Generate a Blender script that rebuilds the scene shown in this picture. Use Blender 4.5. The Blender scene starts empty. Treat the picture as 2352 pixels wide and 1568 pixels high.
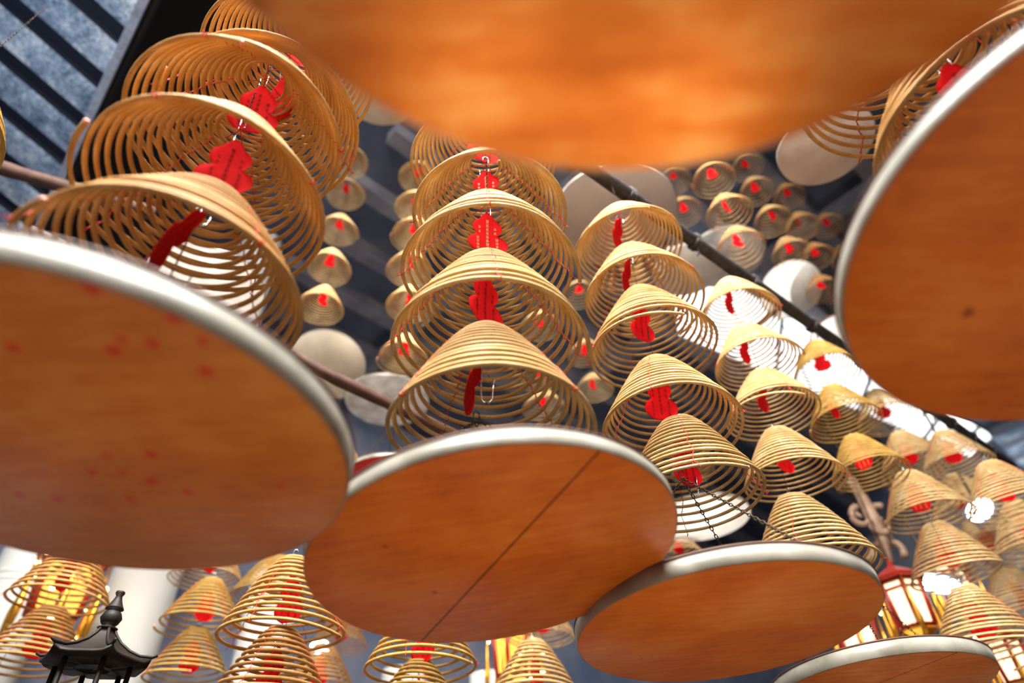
import bpy, math, random
import numpy as np
from mathutils import Vector, Matrix

random.seed(7)
RNG = np.random.default_rng(7)
PI = math.pi
sc = bpy.context.scene
COL = sc.collection
EYE = 1.6                      # camera height; all z below are measured from the eye and lifted by EYE
A = np.array([0.72, 0.694, 0.0])   # the hall's two horizontal axes
B = np.array([-0.694, 0.72, 0.0])
UP = np.array([0, 0, 1.0])


def W(x, y, z):
    return Vector((x, y, z + EYE))


# ------------------------------------------------------------------ materials
def srgb(r, g, b):
    f = lambda c: (c / 255 / 12.92) if c / 255 <= 0.04045 else ((c / 255 + 0.055) / 1.055) ** 2.4
    return (f(r), f(g), f(b), 1)


class NT:
    def __init__(self, name):
        self.m = bpy.data.materials.new(name)
        self.m.use_nodes = True
        self.t = self.m.node_tree
        self.t.nodes.clear()
        self.out = self.n('ShaderNodeOutputMaterial')

    def n(self, kind, **kw):
        nd = self.t.nodes.new(kind)
        for k, v in kw.items():
            if k.startswith('_'):
                setattr(nd, k[1:], v)
            else:
                key = int(k[1:]) if k[0] == 'i' and k[1:].isdigit() else k.replace('__', ' ')
                nd.inputs[key].default_value = v
        return nd

    def l(self, a, b):
        self.t.links.new(a, b)

    def principled(self, **kw):
        p = self.n('ShaderNodeBsdfPrincipled')
        for k, v in kw.items():
            p.inputs[k.replace('__', ' ')].default_value = v
        self.l(p.outputs[0], self.out.inputs[0])
        return p

    def ramp(self, src, stops):
        r = self.n('ShaderNodeValToRGB')
        e = r.color_ramp.elements
        while len(e) < len(stops):
            e.new(0.5)
        for el, (p, c) in zip(e, stops):
            el.position = p
            el.color = c
        self.l(src, r.inputs[0])
        return r.outputs[0]

    def coord(self, scale=(1, 1, 1), rot=(0, 0, 0)):
        tc = self.n('ShaderNodeTexCoord')
        mp = self.n('ShaderNodeMapping')
        mp.inputs['Scale'].default_value = scale
        mp.inputs['Rotation'].default_value = rot
        self.l(tc.outputs['Object'], mp.inputs[0])
        return mp.outputs[0]

    def noise(self, vec, scale, detail=4, rough=0.55):
        nz = self.n('ShaderNodeTexNoise')
        nz.inputs['Scale'].default_value = scale
        nz.inputs['Detail'].default_value = detail
        nz.inputs['Roughness'].default_value = rough
        self.l(vec, nz.inputs['Vector'])
        return nz.outputs['Fac']

    def mix(self, fac, a, b, mode='MIX'):
        mx = self.n('ShaderNodeMix', _data_type='RGBA', _blend_type=mode)
        for sock, v in ((mx.inputs['Factor'], fac), (mx.inputs[6], a), (mx.inputs[7], b)):
            if isinstance(v, bpy.types.NodeSocket):
                self.l(v, sock)
            else:
                sock.default_value = v
        return mx.outputs[2]

    def math(self, op, a, b=0.0):
        md = self.n('ShaderNodeMath', _operation=op)
        for i, v in enumerate((a, b)):
            if isinstance(v, bpy.types.NodeSocket):
                self.l(v, md.inputs[i])
            else:
                md.inputs[i].default_value = v
        return md.outputs[0]

    def bump(self, h, strength, dist=0.01):
        b = self.n('ShaderNodeBump')
        b.inputs['Strength'].default_value = strength
        b.inputs['Distance'].default_value = dist
        self.l(h, b.inputs['Height'])
        return b.outputs[0]


def plain(name, col, rough=0.6, metal=0.0, spec=0.4, noise=None, **kw):
    t = NT(name)
    p = t.principled(Base__Color=col, Roughness=rough, Metallic=metal)
    p.inputs['Specular IOR Level'].default_value = spec
    for k, v in kw.items():
        p.inputs[k.replace('__', ' ')].default_value = v
    if noise:
        sc_, col2 = noise
        f = t.noise(t.coord(), sc_)
        t.l(t.ramp(f, [(0.35, col), (0.68, col2)]), p.inputs['Base Color'])
    return t.m


def glow(name, col, strength):
    t = NT(name)
    e = t.n('ShaderNodeEmission')
    e.inputs[0].default_value = col
    e.inputs[1].default_value = strength
    t.l(e.outputs[0], t.out.inputs[0])
    return t.m


def incense(name, c1, c2, c3):
    t = NT(name)
    p = t.principled(Roughness=0.62)
    p.inputs['Specular IOR Level'].default_value = 0.25
    v = t.coord()
    f1 = t.noise(v, 9, 3)
    f2 = t.noise(v, 160, 3, 0.7)
    base = t.ramp(f1, [(0.3, c1), (0.55, c2), (0.75, c3)])
    speck = t.ramp(f2, [(0.28, (0.55, 0.45, 0.35, 1)), (0.42, (1, 1, 1, 1))])
    t.l(t.mix(1.0, base, speck, 'MULTIPLY'), p.inputs['Base Color'])
    t.l(t.bump(f2, 0.25, 0.002), p.inputs['Normal'])
    return t.m


def plywood(name, c1, c2, c3, seam=None, spots=None, knots=None, grain=0.0):
    t = NT(name)
    p = t.principled(Roughness=0.42)
    p.inputs['Specular IOR Level'].default_value = 0.35
    v = t.coord()
    vg = t.coord((2.2, 16, 1), (0, 0, grain))
    f = t.noise(v, 3.2, 5, 0.6)
    g = t.noise(vg, 2.4, 6, 0.65)
    both = t.math('ADD', t.math('MULTIPLY', f, 0.62), t.math('MULTIPLY', g, 0.38))
    c = t.ramp(both, [(0.34, c1), (0.5, c2), (0.66, c3)])
    if knots:
        sc_, thr, kc = knots
        vo = t.n('ShaderNodeTexVoronoi')
        vo.inputs['Scale'].default_value = sc_
        wob = t.n('ShaderNodeVectorMath', _operation='ADD')
        nz = t.n('ShaderNodeTexNoise')
        nz.inputs['Scale'].default_value = 30
        t.l(v, nz.inputs['Vector'])
        scl = t.n('ShaderNodeVectorMath', _operation='SCALE')
        scl.inputs['Scale'].default_value = 0.03
        t.l(nz.outputs['Color'], scl.inputs[0])
        t.l(v, wob.inputs[0])
        t.l(scl.outputs[0], wob.inputs[1])
        t.l(wob.outputs[0], vo.inputs['Vector'])
        near = t.ramp(vo.outputs['Distance'], [(thr * 0.55, (1, 1, 1, 1)), (thr, (0, 0, 0, 1))])
        sep = t.n('ShaderNodeSeparateColor')
        t.l(vo.outputs['Color'], sep.inputs[0])
        pick = t.math('GREATER_THAN', sep.outputs[0], 0.45)
        fac = t.math('MULTIPLY', t.math('MULTIPLY', near, pick), 0.75)
        c = t.mix(fac, c, kc)
    if spots:
        # each wax spot sits where it fell on the board
        tc = t.n('ShaderNodeTexCoord')
        for (sx, sy), rad in spots:
            d = t.n('ShaderNodeVectorMath', _operation='DISTANCE')
            t.l(tc.outputs['Object'], d.inputs[0])
            d.inputs[1].default_value = (sx, sy, 0)
            dn = t.math('ADD', d.outputs['Value'], t.math('MULTIPLY', t.noise(v, 60, 2), 0.012))
            m = t.n('ShaderNodeMapRange')
            m.inputs['From Min'].default_value = rad + 0.013
            m.inputs['From Max'].default_value = rad + 0.005
            t.l(dn, m.inputs['Value'])
            c = t.mix(t.math('MULTIPLY', m.outputs[0], 0.85), c, srgb(206, 44, 14))
    if seam:
        ang, off = seam
        vs = t.coord((1, 1, 1), (0, 0, -ang))
        sx = t.n('ShaderNodeSeparateXYZ')
        t.l(vs, sx.inputs[0])
        d = t.math('ABSOLUTE', t.math('ADD', sx.outputs[1], -off))
        d = t.math('ADD', d, t.math('MULTIPLY', t.noise(v, 25, 2), 0.003))
        m = t.n('ShaderNodeMapRange')
        m.inputs['From Min'].default_value = 0.0065
        m.inputs['From Max'].default_value = 0.003
        t.l(d, m.inputs['Value'])
        c = t.mix(t.math('MULTIPLY', m.outputs[0], 0.85), c, srgb(70, 22, 6))
    t.l(c, p.inputs['Base Color'])
    t.l(t.bump(g, 0.12, 0.004), p.inputs['Normal'])
    return t.m


M = {}
M['amber'] = incense('amber incense', srgb(168, 118, 56), srgb(188, 142, 82), srgb(204, 162, 108))
M['honey'] = incense('honey incense', srgb(172, 132, 74), srgb(194, 158, 104), srgb(212, 182, 134))
M['straw'] = incense('straw incense', srgb(190, 152, 94), srgb(208, 176, 122), srgb(224, 198, 150))
M['olive'] = incense('olive incense', srgb(164, 126, 56), srgb(186, 148, 76), srgb(204, 172, 102))
M['thread'] = plain('red thread', srgb(196, 44, 34), 0.8)
M['tag'] = plain('red paper', srgb(182, 5, 10), 0.9, spec=0.1, noise=(14, srgb(204, 12, 16)))
M['ink'] = plain('dark ink', srgb(34, 8, 6), 0.9, spec=0.1)
M['gilt'] = plain('pale gold print', srgb(196, 160, 84), 0.5)
M['steel'] = plain('bright steel', srgb(200, 200, 205), 0.25, 1.0)
M['iron'] = plain('dark iron', srgb(74, 62, 50), 0.45, 0.8)
M['tip'] = plain('pink rod end', srgb(226, 150, 122), 0.6)
M['rim'] = plain('grey white painted rim', srgb(112, 108, 96), 0.4, 0.0, noise=(5, srgb(166, 162, 152)))
M['rimdark'] = plain('dark rim edge', srgb(84, 52, 40), 0.6)
M['traytop'] = plain('dark tray top', srgb(58, 54, 50), 0.9, noise=(8, srgb(78, 72, 66)))  # unseen tray tops made dark to stop orange bounce onto the coils
OR1, OR2, OR3 = srgb(202, 94, 22), srgb(232, 126, 36), srgb(246, 152, 60)
SPOTS = [(0.226, -0.397), (0.31, -0.336), (0.217, -0.299), (0.197, -0.278), (0.257, -0.288), (0.331, -0.291),
         (0.311, -0.225), (0.056, -0.289), (0.052, -0.008), (0.133, -0.009), (0.002, 0.041), (0.055, 0.047),
         (0.094, 0.079), (0.145, 0.123), (-0.173, 0.114), (-0.111, 0.132), (0.025, 0.139), (0.323, 0.111)]
M['plyspot'] = plywood('spotted plywood', srgb(180, 102, 36), srgb(206, 124, 50), srgb(222, 150, 76), grain=0.3,
                       spots=[(s, 0.009 - 0.002 * (i % 3)) for i, s in enumerate(SPOTS)], knots=(5, 0.07, srgb(120, 50, 14)))
M['plyseam'] = plywood('seamed plywood', OR1, OR2, OR3, seam=(math.radians(121.76), 0.0024), knots=(9, 0.10, srgb(120, 46, 12)), grain=0.0)
M['plyplain'] = plywood('plain plywood', srgb(212, 106, 30), srgb(238, 134, 44), srgb(248, 160, 66), knots=(6, 0.05, srgb(126, 50, 14)), grain=0.2)
M['plysplit'] = plywood('split plywood', srgb(190, 104, 44), srgb(220, 130, 62), srgb(240, 168, 104), seam=(math.radians(118.3), 0.1), grain=0.5)
M['plyglow'] = plywood('blotchy plywood', srgb(176, 84, 26), srgb(222, 130, 52), srgb(255, 196, 118), knots=(4, 0.09, srgb(150, 70, 24)), grain=0.9)  # strong blotches put part of the light pools into the board colour
M['plyworn'] = plywood('worn plywood', srgb(190, 92, 24), srgb(220, 118, 36), srgb(236, 146, 60), knots=(7, 0.11, srgb(122, 48, 14)), grain=1.2)
M['whiteply'] = plain('white painted board', srgb(232, 226, 216), 0.5, noise=(5, srgb(210, 200, 190)))
M['creamply'] = plain('cream painted board', srgb(226, 212, 190), 0.5, noise=(4, srgb(206, 190, 166)))
M['pinkply'] = plain('pinkish white board', srgb(232, 214, 204), 0.5, noise=(6, srgb(212, 190, 180)))
M['stainply'] = plain('stained white board', srgb(228, 226, 222), 0.5, noise=(7, srgb(170, 164, 158)))
M['greyply'] = plain('greyish board', srgb(196, 178, 164), 0.5, noise=(3, srgb(182, 164, 150)))
M['redply'] = plain('red painted board', srgb(214, 48, 44), 0.5)
M['pole'] = plain('blackened pole', srgb(38, 34, 34), 0.7, noise=(20, srgb(62, 54, 52)))
M['brownpole'] = plain('brown pole', srgb(64, 40, 32), 0.7, noise=(12, srgb(84, 56, 44)))
M['ceil'] = plain('dark slate ceiling boards', srgb(62, 68, 86), 0.7, noise=(1.3, srgb(84, 90, 104)))
M['beam'] = plain('dark beam', srgb(96, 96, 108), 0.65, noise=(3, srgb(126, 120, 122)))
M['black'] = plain('soot black board', srgb(16, 15, 17), 0.8)  # one even black for the boards beside the roof trim
M['sky'] = glow('bright sky through roof', (0.93, 0.97, 1, 1), 2.2)
M['topfill'] = glow('overhead fill glow', (1.0, 0.97, 0.92, 1), 88.0)  # strong emission for the added panel above the camera
M['trim'] = plain('weathered white trim', srgb(176, 184, 200), 0.6, noise=(18, srgb(140, 150, 170)))
M['wall'] = plain('blue grey painted wall', srgb(104, 120, 150), 0.7, noise=(1.2, srgb(150, 150, 166)))
M['wall2'] = plain('grey wall', srgb(110, 118, 132), 0.7, noise=(1.2, srgb(140, 140, 150)))
M['pillar'] = plain('white plaster', srgb(236, 236, 232), 0.5)
M['bronze'] = plain('blackened bronze', srgb(14, 10, 8), 0.6, 0.2, noise=(14, srgb(36, 23, 15)))
M['lacquer'] = plain('red lacquer', srgb(150, 34, 20), 0.35)
M['gold'] = plain('gilded carving', srgb(232, 168, 60), 0.3, 0.9)
M['pane'] = glow('lit lantern pane', (1.0, 0.72, 0.45, 1), 2.2)
M['panegold'] = glow('glowing gold stand-in pane', (1.0, 0.5, 0.08, 1), 2.2)  # emission stands in for the shine of gold ornaments
M['bulb'] = glow('warm bulb', (1.0, 0.8, 0.35, 1), 14.0)
M['flood'] = glow('white lamp', (0.95, 0.97, 1, 1), 18.0)
M['lamphousing'] = plain('grey lamp housing', srgb(120, 122, 126), 0.4, 0.6)
M['carve'] = plain('brown carved wood', srgb(146, 118, 96), 0.6, noise=(9, srgb(110, 84, 66)))
M['floor'] = plain('worn stone floor', srgb(54, 44, 38), 0.6, noise=(2, srgb(68, 56, 48)))


def roof_metal(name):
    t = NT(name)
    p = t.principled(Roughness=0.4)
    v = t.coord()
    f = t.noise(v, 2.6, 6, 0.75)
    f2 = t.noise(v, 30, 4, 0.7)
    c = t.ramp(t.math('ADD', t.math('MULTIPLY', f, 0.6), t.math('MULTIPLY', f2, 0.4)),
               [(0.38, srgb(62, 84, 110)), (0.50, srgb(150, 172, 198)), (0.60, srgb(236, 244, 252))])
    t.l(c, p.inputs['Base Color'])
    return t.m


M['roof'] = roof_metal('frosted corrugated sheet')
M['roofdark'] = plain('blue black gap shade', srgb(12, 20, 40), 0.6)  # dark valley colour stands in for shade in the roof gaps

# ------------------------------------------------------------------ mesh helpers


class MB:
    """collects geometry and links it as one mesh object"""

    def __init__(self):
        self.v, self.f, self.n = [], [], 0

    def add(self, v, f):
        self.v.append(np.asarray(v, float))
        self.f += [tuple(i + self.n for i in q) for q in f]
        self.n += len(v)

    def tube(self, path, rad, sides=6, closed=False, cap=True):
        p = np.asarray(path, float)
        n = len(p)
        rad = np.broadcast_to(np.asarray(rad, float), (n,))
        if closed:
            tan = np.roll(p, -1, 0) - np.roll(p, 1, 0)
        else:
            tan = np.gradient(p, axis=0)
        tan /= np.linalg.norm(tan, axis=1)[:, None] + 1e-12
        ref = np.array([0, 0, 1.0]) if abs(tan[:, 2]).mean() < 0.8 else np.array([1.0, 0, 0])
        s = np.cross(tan, ref)
        s /= np.linalg.norm(s, axis=1)[:, None] + 1e-9
        q = np.cross(s, tan)
        an = np.linspace(0, 2 * PI, sides, endpoint=False)
        ring = p[:, None] + rad[:, None, None] * (np.cos(an)[None, :, None] * s[:, None] + np.sin(an)[None, :, None] * q[:, None])
        fs = []
        m = n if closed else n - 1
        for i in range(m):
            a, b = i * sides, ((i + 1) % n) * sides
            for j in range(sides):
                k = (j + 1) % sides
                fs.append((a + j, a + k, b + k, b + j))
        if cap and not closed:
            fs.append(tuple(range(sides - 1, -1, -1)))
            fs.append(tuple((n - 1) * sides + j for j in range(sides)))
        self.add(ring.reshape(-1, 3), fs)

    def lathe(self, prof, seg=24, center=(0, 0, 0), phase=0.0, closed=False):
        c = np.asarray(center, float)
        an = np.linspace(0, 2 * PI, seg, endpoint=False) + phase
        vs = []
        for r, z in prof:
            vs += [(r * math.cos(t), r * math.sin(t), z) for t in an]
        fs = []
        np_ = len(prof)
        rng = range(np_) if closed else range(np_ - 1)
        for i in rng:
            a, b = i * seg, ((i + 1) % np_) * seg
            for j in range(seg):
                k = (j + 1) % seg
                fs.append((a + j, a + k, b + k, b + j))
        if not closed:
            fs.append(tuple(range(seg - 1, -1, -1)))
            fs.append(tuple((np_ - 1) * seg + j for j in range(seg)))
        self.add(np.array(vs) + c, fs)

    def box(self, o, ex, ey, ez):
        """box centred at o with full edge vectors ex, ey, ez"""
        o, ex, ey, ez = (np.asarray(q, float) for q in (o, ex, ey, ez))
        vs = [o + (sx * ex + sy * ey + sz * ez) / 2 for sz in (-1, 1) for sx, sy in ((-1, -1), (1, -1), (1, 1), (-1, 1))]
        self.add(vs, [(3, 2, 1, 0), (4, 5, 6, 7), (0, 1, 5, 4), (1, 2, 6, 5), (2, 3, 7, 6), (3, 0, 4, 7)])

    def mesh(self, name, mats, smooth=True):
        me = bpy.data.meshes.new(name)
        me.from_pydata(np.concatenate(self.v).tolist(), [], self.f)
        for m in (mats if isinstance(mats, list) else [mats]):
            me.materials.append(m)
        if smooth:
            me.polygons.foreach_set('use_smooth', [True] * len(me.polygons))
        me.update()
        return me

    def build(self, name, mat, parent=None, smooth=True, loc=None):
        return link(name, self.mesh(name, mat, smooth), parent, loc)


def link(name, me, parent=None, loc=None):
    o = bpy.data.objects.new(name, me)
    COL.objects.link(o)
    if parent:
        o.parent = parent
    if loc is not None:
        o.location = loc
    return o


def tag(o, label=None, cat=None, group=None, kind=None):
    if label:
        o['label'] = label
    if cat:
        o['category'] = cat
    if group:
        o['group'] = group
    if kind:
        o['kind'] = kind
    return o


def thing(name, label, cat, loc, group=None, rz=0.0):
    o = bpy.data.objects.new(name, None)
    o.empty_display_size = 0.05
    COL.objects.link(o)
    o.location = loc
    o.rotation_euler = (0, 0, rz)
    return tag(o, label, cat, group)


def struct(o):
    o['kind'] = 'structure'
    return o


# ------------------------------------------------------------------ incense coil (unit: rim radius 0.30)
RR = 0.30


class CoilShape:
    def __init__(self, seed, h, turns=15, rod=0.0073, tail=0.25, r0=0.062):
        rg = np.random.default_rng(seed)
        self.h, self.turns, self.rod, self.r0, self.tail = h, turns, rod, r0, tail
        self.ph = rg.uniform(0, 2 * PI, 8)
        self.am = rg.uniform(0.4, 1.0, 8)
        self.ksag = rg.normal(0, 1, turns + 4)
        self.rg = rg

    def pos(self, th):
        th = np.asarray(th, float)
        tm = 2 * PI * self.turns
        u = np.clip(th / tm, 0, 1.03)
        r = self.r0 + (RR - self.r0) * u
        s = np.clip((r - self.r0) / (RR - self.r0), 0, 2)
        z = self.h * (1 - s ** 1.22)
        gap = np.interp(th / (2 * PI), np.arange(len(self.ksag)), self.ksag)
        z = z + 0.003 * gap * s
        z = z + s * (0.005 * self.am[0] * np.sin(th + self.ph[0]) + 0.005 * self.am[1] * np.sin(2 * th + self.ph[1]))
        r = r * (1 + 0.016 * self.am[2] * np.sin(2 * th + self.ph[2]) + 0.010 * self.am[3] * np.sin(3 * th + self.ph[3] + 2 * u))
        over = np.clip(th - tm, 0, None)
        z = z - 0.005 * over ** 2
        r = r + 0.002 * over
        ox = 0.012 * s * math.cos(self.ph[4])
        oy = 0.012 * s * math.sin(self.ph[4])
        return np.stack([r * np.cos(th) + ox, r * np.sin(th) + oy, z], -1)

    def rods(self):
        mb = MB()
        end = 2 * PI * (self.turns + self.tail)
        n = int(60 * (self.turns + self.tail))
        th = np.linspace(0, end, n)
        rad = self.rod * (1 + 0.05 * np.sin(th * 7.3 + self.ph[5]))
        mb.tube(self.pos(th), rad, 8)
        return mb

    def tip(self):
        mb = MB()
        end = 2 * PI * (self.turns + self.tail)
        p = self.pos(np.array([end]))[0]
        r = self.rod * 1.12
        prof = [(r * 0.05, -r), (r * 0.75, -r * 0.66), (r, 0), (r * 0.75, r * 0.66), (r * 0.05, r)]
        mb.lathe(prof, 10, p)
        return mb

    def threads(self, k=4):
        mb = MB()
        for i in range(k):
            a0 = self.ph[6] + i * 2 * PI / k + 0.12 * math.sin(i * 2.1)
            for strand in (0, 1):
                pts = []
                for t in range(1, self.turns + (0 if i % 2 else 1)):
                    th = 2 * PI * t + a0 + 0.03 * math.sin(t * 1.7 + i)
                    if th > 2 * PI * (self.turns + self.tail) - 0.05:
                        break
                    c, c2 = self.pos(np.array([th, th + 0.02]))
                    tan = (c2 - c) / np.linalg.norm(c2 - c)
                    rad_ = np.array([math.cos(a0), math.sin(a0), 0])
                    nrm = np.cross(tan, np.cross(rad_ * 0.6 + UP * 0.8, tan))
                    nrm /= np.linalg.norm(nrm)
                    sg = 1 if (t + strand) % 2 else -1
                    pts.append(c + nrm * sg * (self.rod + 0.0012))
                    pts.append(c + sg * nrm * 0.3 * self.rod + (rad_ * 0.75 - UP * 0.6) * (self.rod + 0.002))
                if len(pts) > 3:
                    mb.tube(pts, 0.0013, 4)
                    # loose knot at the rim
                    e = np.array(pts[-1])
                    kn = [e, e + np.array([0.004, 0.003, -0.008]), e + rad_ * 0.012 + np.array([0, 0, -0.004 - 0.01 * strand])]
                    mb.tube(kn, 0.0014, 4)
        # threads crossing the open top, where the hook takes hold
        a = self.pos(np.linspace(0.2, 2 * PI + 0.2, 7)[:-1])
        for i in range(3):
            mb.tube([a[i], (a[i] + a[i + 3]) / 2 + UP * 0.012, a[i + 3]], 0.0018, 4)
        return mb


def hook_mb(h):
    """S hook through the apex, with a straight shank below"""
    mb = MB()
    pts = []
    for t in np.linspace(0, 1.25 * PI, 14):
        pts.append((0.012 * math.cos(t + PI), 0, h + 0.045 + 0.016 * math.sin(t)))
    pts = pts[::-1]
    pts.append((-0.012, 0, h - 0.02))
    for t in np.linspace(PI, 2.15 * PI, 14):
        pts.append((0.006 + 0.018 * math.cos(t), 0.0, h - 0.075 + 0.03 * math.sin(t)))
    pts.append((0.026, 0, h - 0.045))
    mb.tube(pts, 0.0024, 6)
    return mb


def chain_mb(p0, p1, pitch=0.0135, half=0.0085, wid=0.0042, wire=0.0015, sag=0.0):
    mb = MB()
    p0, p1 = np.asarray(p0, float), np.asarray(p1, float)
    L = np.linalg.norm(p1 - p0)
    n = max(2, int(L / pitch))
    d = (p1 - p0) / L
    side = np.cross(d, [0.31, 0.9, 0.2])
    side /= np.linalg.norm(side)
    oth = np.cross(d, side)
    an = np.linspace(0, 2 * PI, 8, endpoint=False)
    for i in range(n):
        f = (i + 0.5) / n
        c = p0 + d * L * f + np.array([0, 0, -sag * 4 * f * (1 - f)])
        s = side if i % 2 else oth
        pts = [c + d * half * math.cos(t) + s * wid * math.sin(t) for t in an]
        mb.tube(pts, wire, 4, closed=True)
    return mb


def gourd_mb(w=0.148, hgt=0.23, thick=0.0012):
    """red paper tag: pointed top, small lobe, waist, larger lobe"""
    mb = MB()
    N = 34
    vs, fs = [], []
    rows = []
    for i in range(N):
        v = i / (N - 1)
        a = 0.10 + 0.75 * v if v < 0.22 else 0
        if v < 0.06:
            a = 0.06 + 0.6 * v
        b = 0.37 * math.sqrt(max(0, 1 - ((v - 0.35) / 0.23) ** 2))
        c = 0.5 * math.sqrt(max(0, 1 - ((v - 0.75) / 0.265) ** 2))
        rows.append((v, max(a * 0.9, b, c, 0.20 if v > 0.9 else 0.05)))
    K = 7
    for side in (1, -1):
        for v, hw in rows:
            for k in range(K):
                u = -1 + 2 * k / (K - 1)
                x = u * hw * w
                y = 0.010 * math.cos(u * hw * 2.4) - 0.010 + 0.008 * math.sin(v * 3.0) + side * thick / 2
                vs.append((x, y, -v * hgt))
    def idx(s, i, k):
        return s * N * K + i * K + k
    for i in range(N - 1):
        for k in range(K - 1):
            fs.append((idx(0, i, k), idx(0, i, k + 1), idx(0, i + 1, k + 1), idx(0, i + 1, k)))
            fs.append((idx(1, i, k), idx(1, i + 1, k), idx(1, i + 1, k + 1), idx(1, i, k + 1)))
        for k in (0, K - 1):
            fs.append((idx(0, i, k), idx(0, i + 1, k), idx(1, i + 1, k), idx(1, i, k)))
    for k in range(K - 1):
        for i in (0, N - 1):
            fs.append((idx(0, i, k), idx(0, i, k + 1), idx(1, i, k + 1), idx(1, i, k)))
    mb.add(vs, fs)
    return mb


def lettering_mb(seed, w=0.148, hgt=0.23, thick=0.0012):
    """columns of brush-written characters, too small to read, on both faces"""
    rg = random.Random(seed)
    mb = MB()
    cells = [(0.0, 0.20 + 0.093 * r, 0.082) for r in range(8)]
    cells += [(s * 0.2, 0.36 + 0.1 * r, 0.07) for s in (-1, 1) for r in (0, 1)]
    cells += [(s * 0.24, 0.62 + 0.085 * r, 0.075) for s in (-1, 1) for r in range(4)]
    for cx, cv, sz in cells:
        strokes = [(0, -0.42 + 0.28 * k, rg.uniform(0.6, 1.0), 0.17, 0) for k in range(4)]
        strokes += [(rg.uniform(-0.15, 0.15), 0, 0.12, 0.9, 0), (-0.28, 0.12, 0.1, 0.5, 0.4), (0.28, 0.12, 0.1, 0.5, -0.4)]
        for side in (1, -1):
            for ox, ov, sw, sh, tilt in strokes:
                x0 = (cx + ox * sz) * w
                v0 = cv + ov * sz * 0.9
                dx, dz = sw * sz * w / 2, sh * sz * hgt * 0.42 / 2
                quad = []
                for ax, az in ((-1, -1), (1, -1), (1, 1), (-1, 1)):
                    x = x0 + ax * dx + az * dz * tilt
                    z = -v0 * hgt + az * dz
                    v = -z / hgt
                    y = 0.010 * math.cos(x / w * 2.4) - 0.010 + 0.008 * math.sin(v * 3.0) + side * (thick / 2 + 0.0006)
                    quad.append((x, y, z))
                mb.add(quad, [(0, 1, 2, 3) if side > 0 else (3, 2, 1, 0)])
    return mb


SHAPES = [CoilShape(11, 0.375, 15, 0.0068), CoilShape(23, 0.38, 15, 0.0069, tail=0.45), CoilShape(37, 0.365, 15, 0.0069, tail=0.5),
          CoilShape(41, 0.388, 15, 0.0069, tail=0.1), CoilShape(53, 0.37, 15, 0.0069, tail=0.35), CoilShape(67, 0.38, 12, 0.0086, tail=0.3),
          CoilShape(71, 0.36, 11, 0.0084, tail=0.2), CoilShape(83, 0.38, 8, 0.0070, tail=0.2)]
PROTO = []
for s in SHAPES:
    PROTO.append(dict(s=s, rods={}, rods_mb=s.rods(), thread=s.threads().mesh('binding_thread', M['thread']),
                      tip=s.tip().mesh('rod_tip', M['tip']), hook=hook_mb(s.h).mesh('hook', M['steel']), chain={}))
TAGMESH = gourd_mb().mesh('paper_tag', M['tag'])
LET = {'ink': lettering_mb(3).mesh('lettering', M['ink'], False), 'gilt': lettering_mb(5).mesh('lettering', M['gilt'], False)}
LETFAR = LET['ink']


def make_coil(x, y, z, R, label, group, shape=0, mat='honey', yaw=0.0, tilt=(0, 0), tagyaw=None, ink='ink', pitch=0.34,
              detail=2, hookdown=None, taglean=0.0, shape_scale=1.0, hookyaw=0.5):
    """detail 2: everything; 1: no lettering, tip or hook; 0: far away - rods, thread and tag only"""
    P = PROTO[shape]
    k = R / RR
    t = thing('incense_coil', label, 'incense coil', W(x, y, z), group)
    t.rotation_euler = (tilt[0], tilt[1], 0)
    t.scale = (k, k, k * shape_scale)
    if mat not in P['rods']:
        P['rods'][mat] = P['rods_mb'].mesh('spiral_rod', M[mat])
    o = link('spiral_rod', P['rods'][mat], t)
    o.rotation_euler = (0, 0, yaw)
    o = link('binding_thread', P['thread'], t)
    o.rotation_euler = (0, 0, yaw)
    h = P['s'].h
    if detail > 0:
        o = link('rod_tip', P['tip'], t)
        o.rotation_euler = (0, 0, yaw)
        o = link('hook', P['hook'], t)
        o.rotation_euler = (0, 0, hookyaw)
    if hookdown is not None:
        mb = MB()
        pts = [(0.0, 0, h), (-0.014, 0, h - 0.03), (-0.017, 0, hookdown + 0.05)]
        pts += [(0.0 + 0.017 * math.cos(q), 0, hookdown + 0.022 + 0.022 * math.sin(q)) for q in np.linspace(PI, 2 * PI, 10)]
        pts += [(0.019, 0, hookdown + 0.05), (0.024, 0, hookdown + 0.085)]
        mb.tube(pts, 0.0026, 7)
        o = mb.build('tray_hook', M['steel'], t)
        o.rotation_euler = (0, 0, math.atan2(y, x) - PI / 2)
    gap = round(pitch / k - 0.075, 2)
    if gap > 0.03:
        if gap not in P['chain']:
            P['chain'][gap] = chain_mb((0, 0, h + 0.045), (0, 0, h + 0.045 + gap)).mesh('hanging_chain', M['iron'])
        link('hanging_chain', P['chain'][gap], t)
    if tagyaw is not None:
        face = math.atan2(y, x) - PI / 2        # turned from the side facing the entrance
        g = link('paper_tag', TAGMESH, t, (0.026 * math.sin(face), -0.026 * math.cos(face), h - 0.085))
        g.rotation_euler = (taglean, 0, face + tagyaw)
        if detail > 0:
            link('lettering', LET[ink], g)
    return t


ORD = ['lowest', 'second up', 'third up', 'fourth up', 'fifth up', 'sixth up']
rg = random.Random(5)


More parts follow.
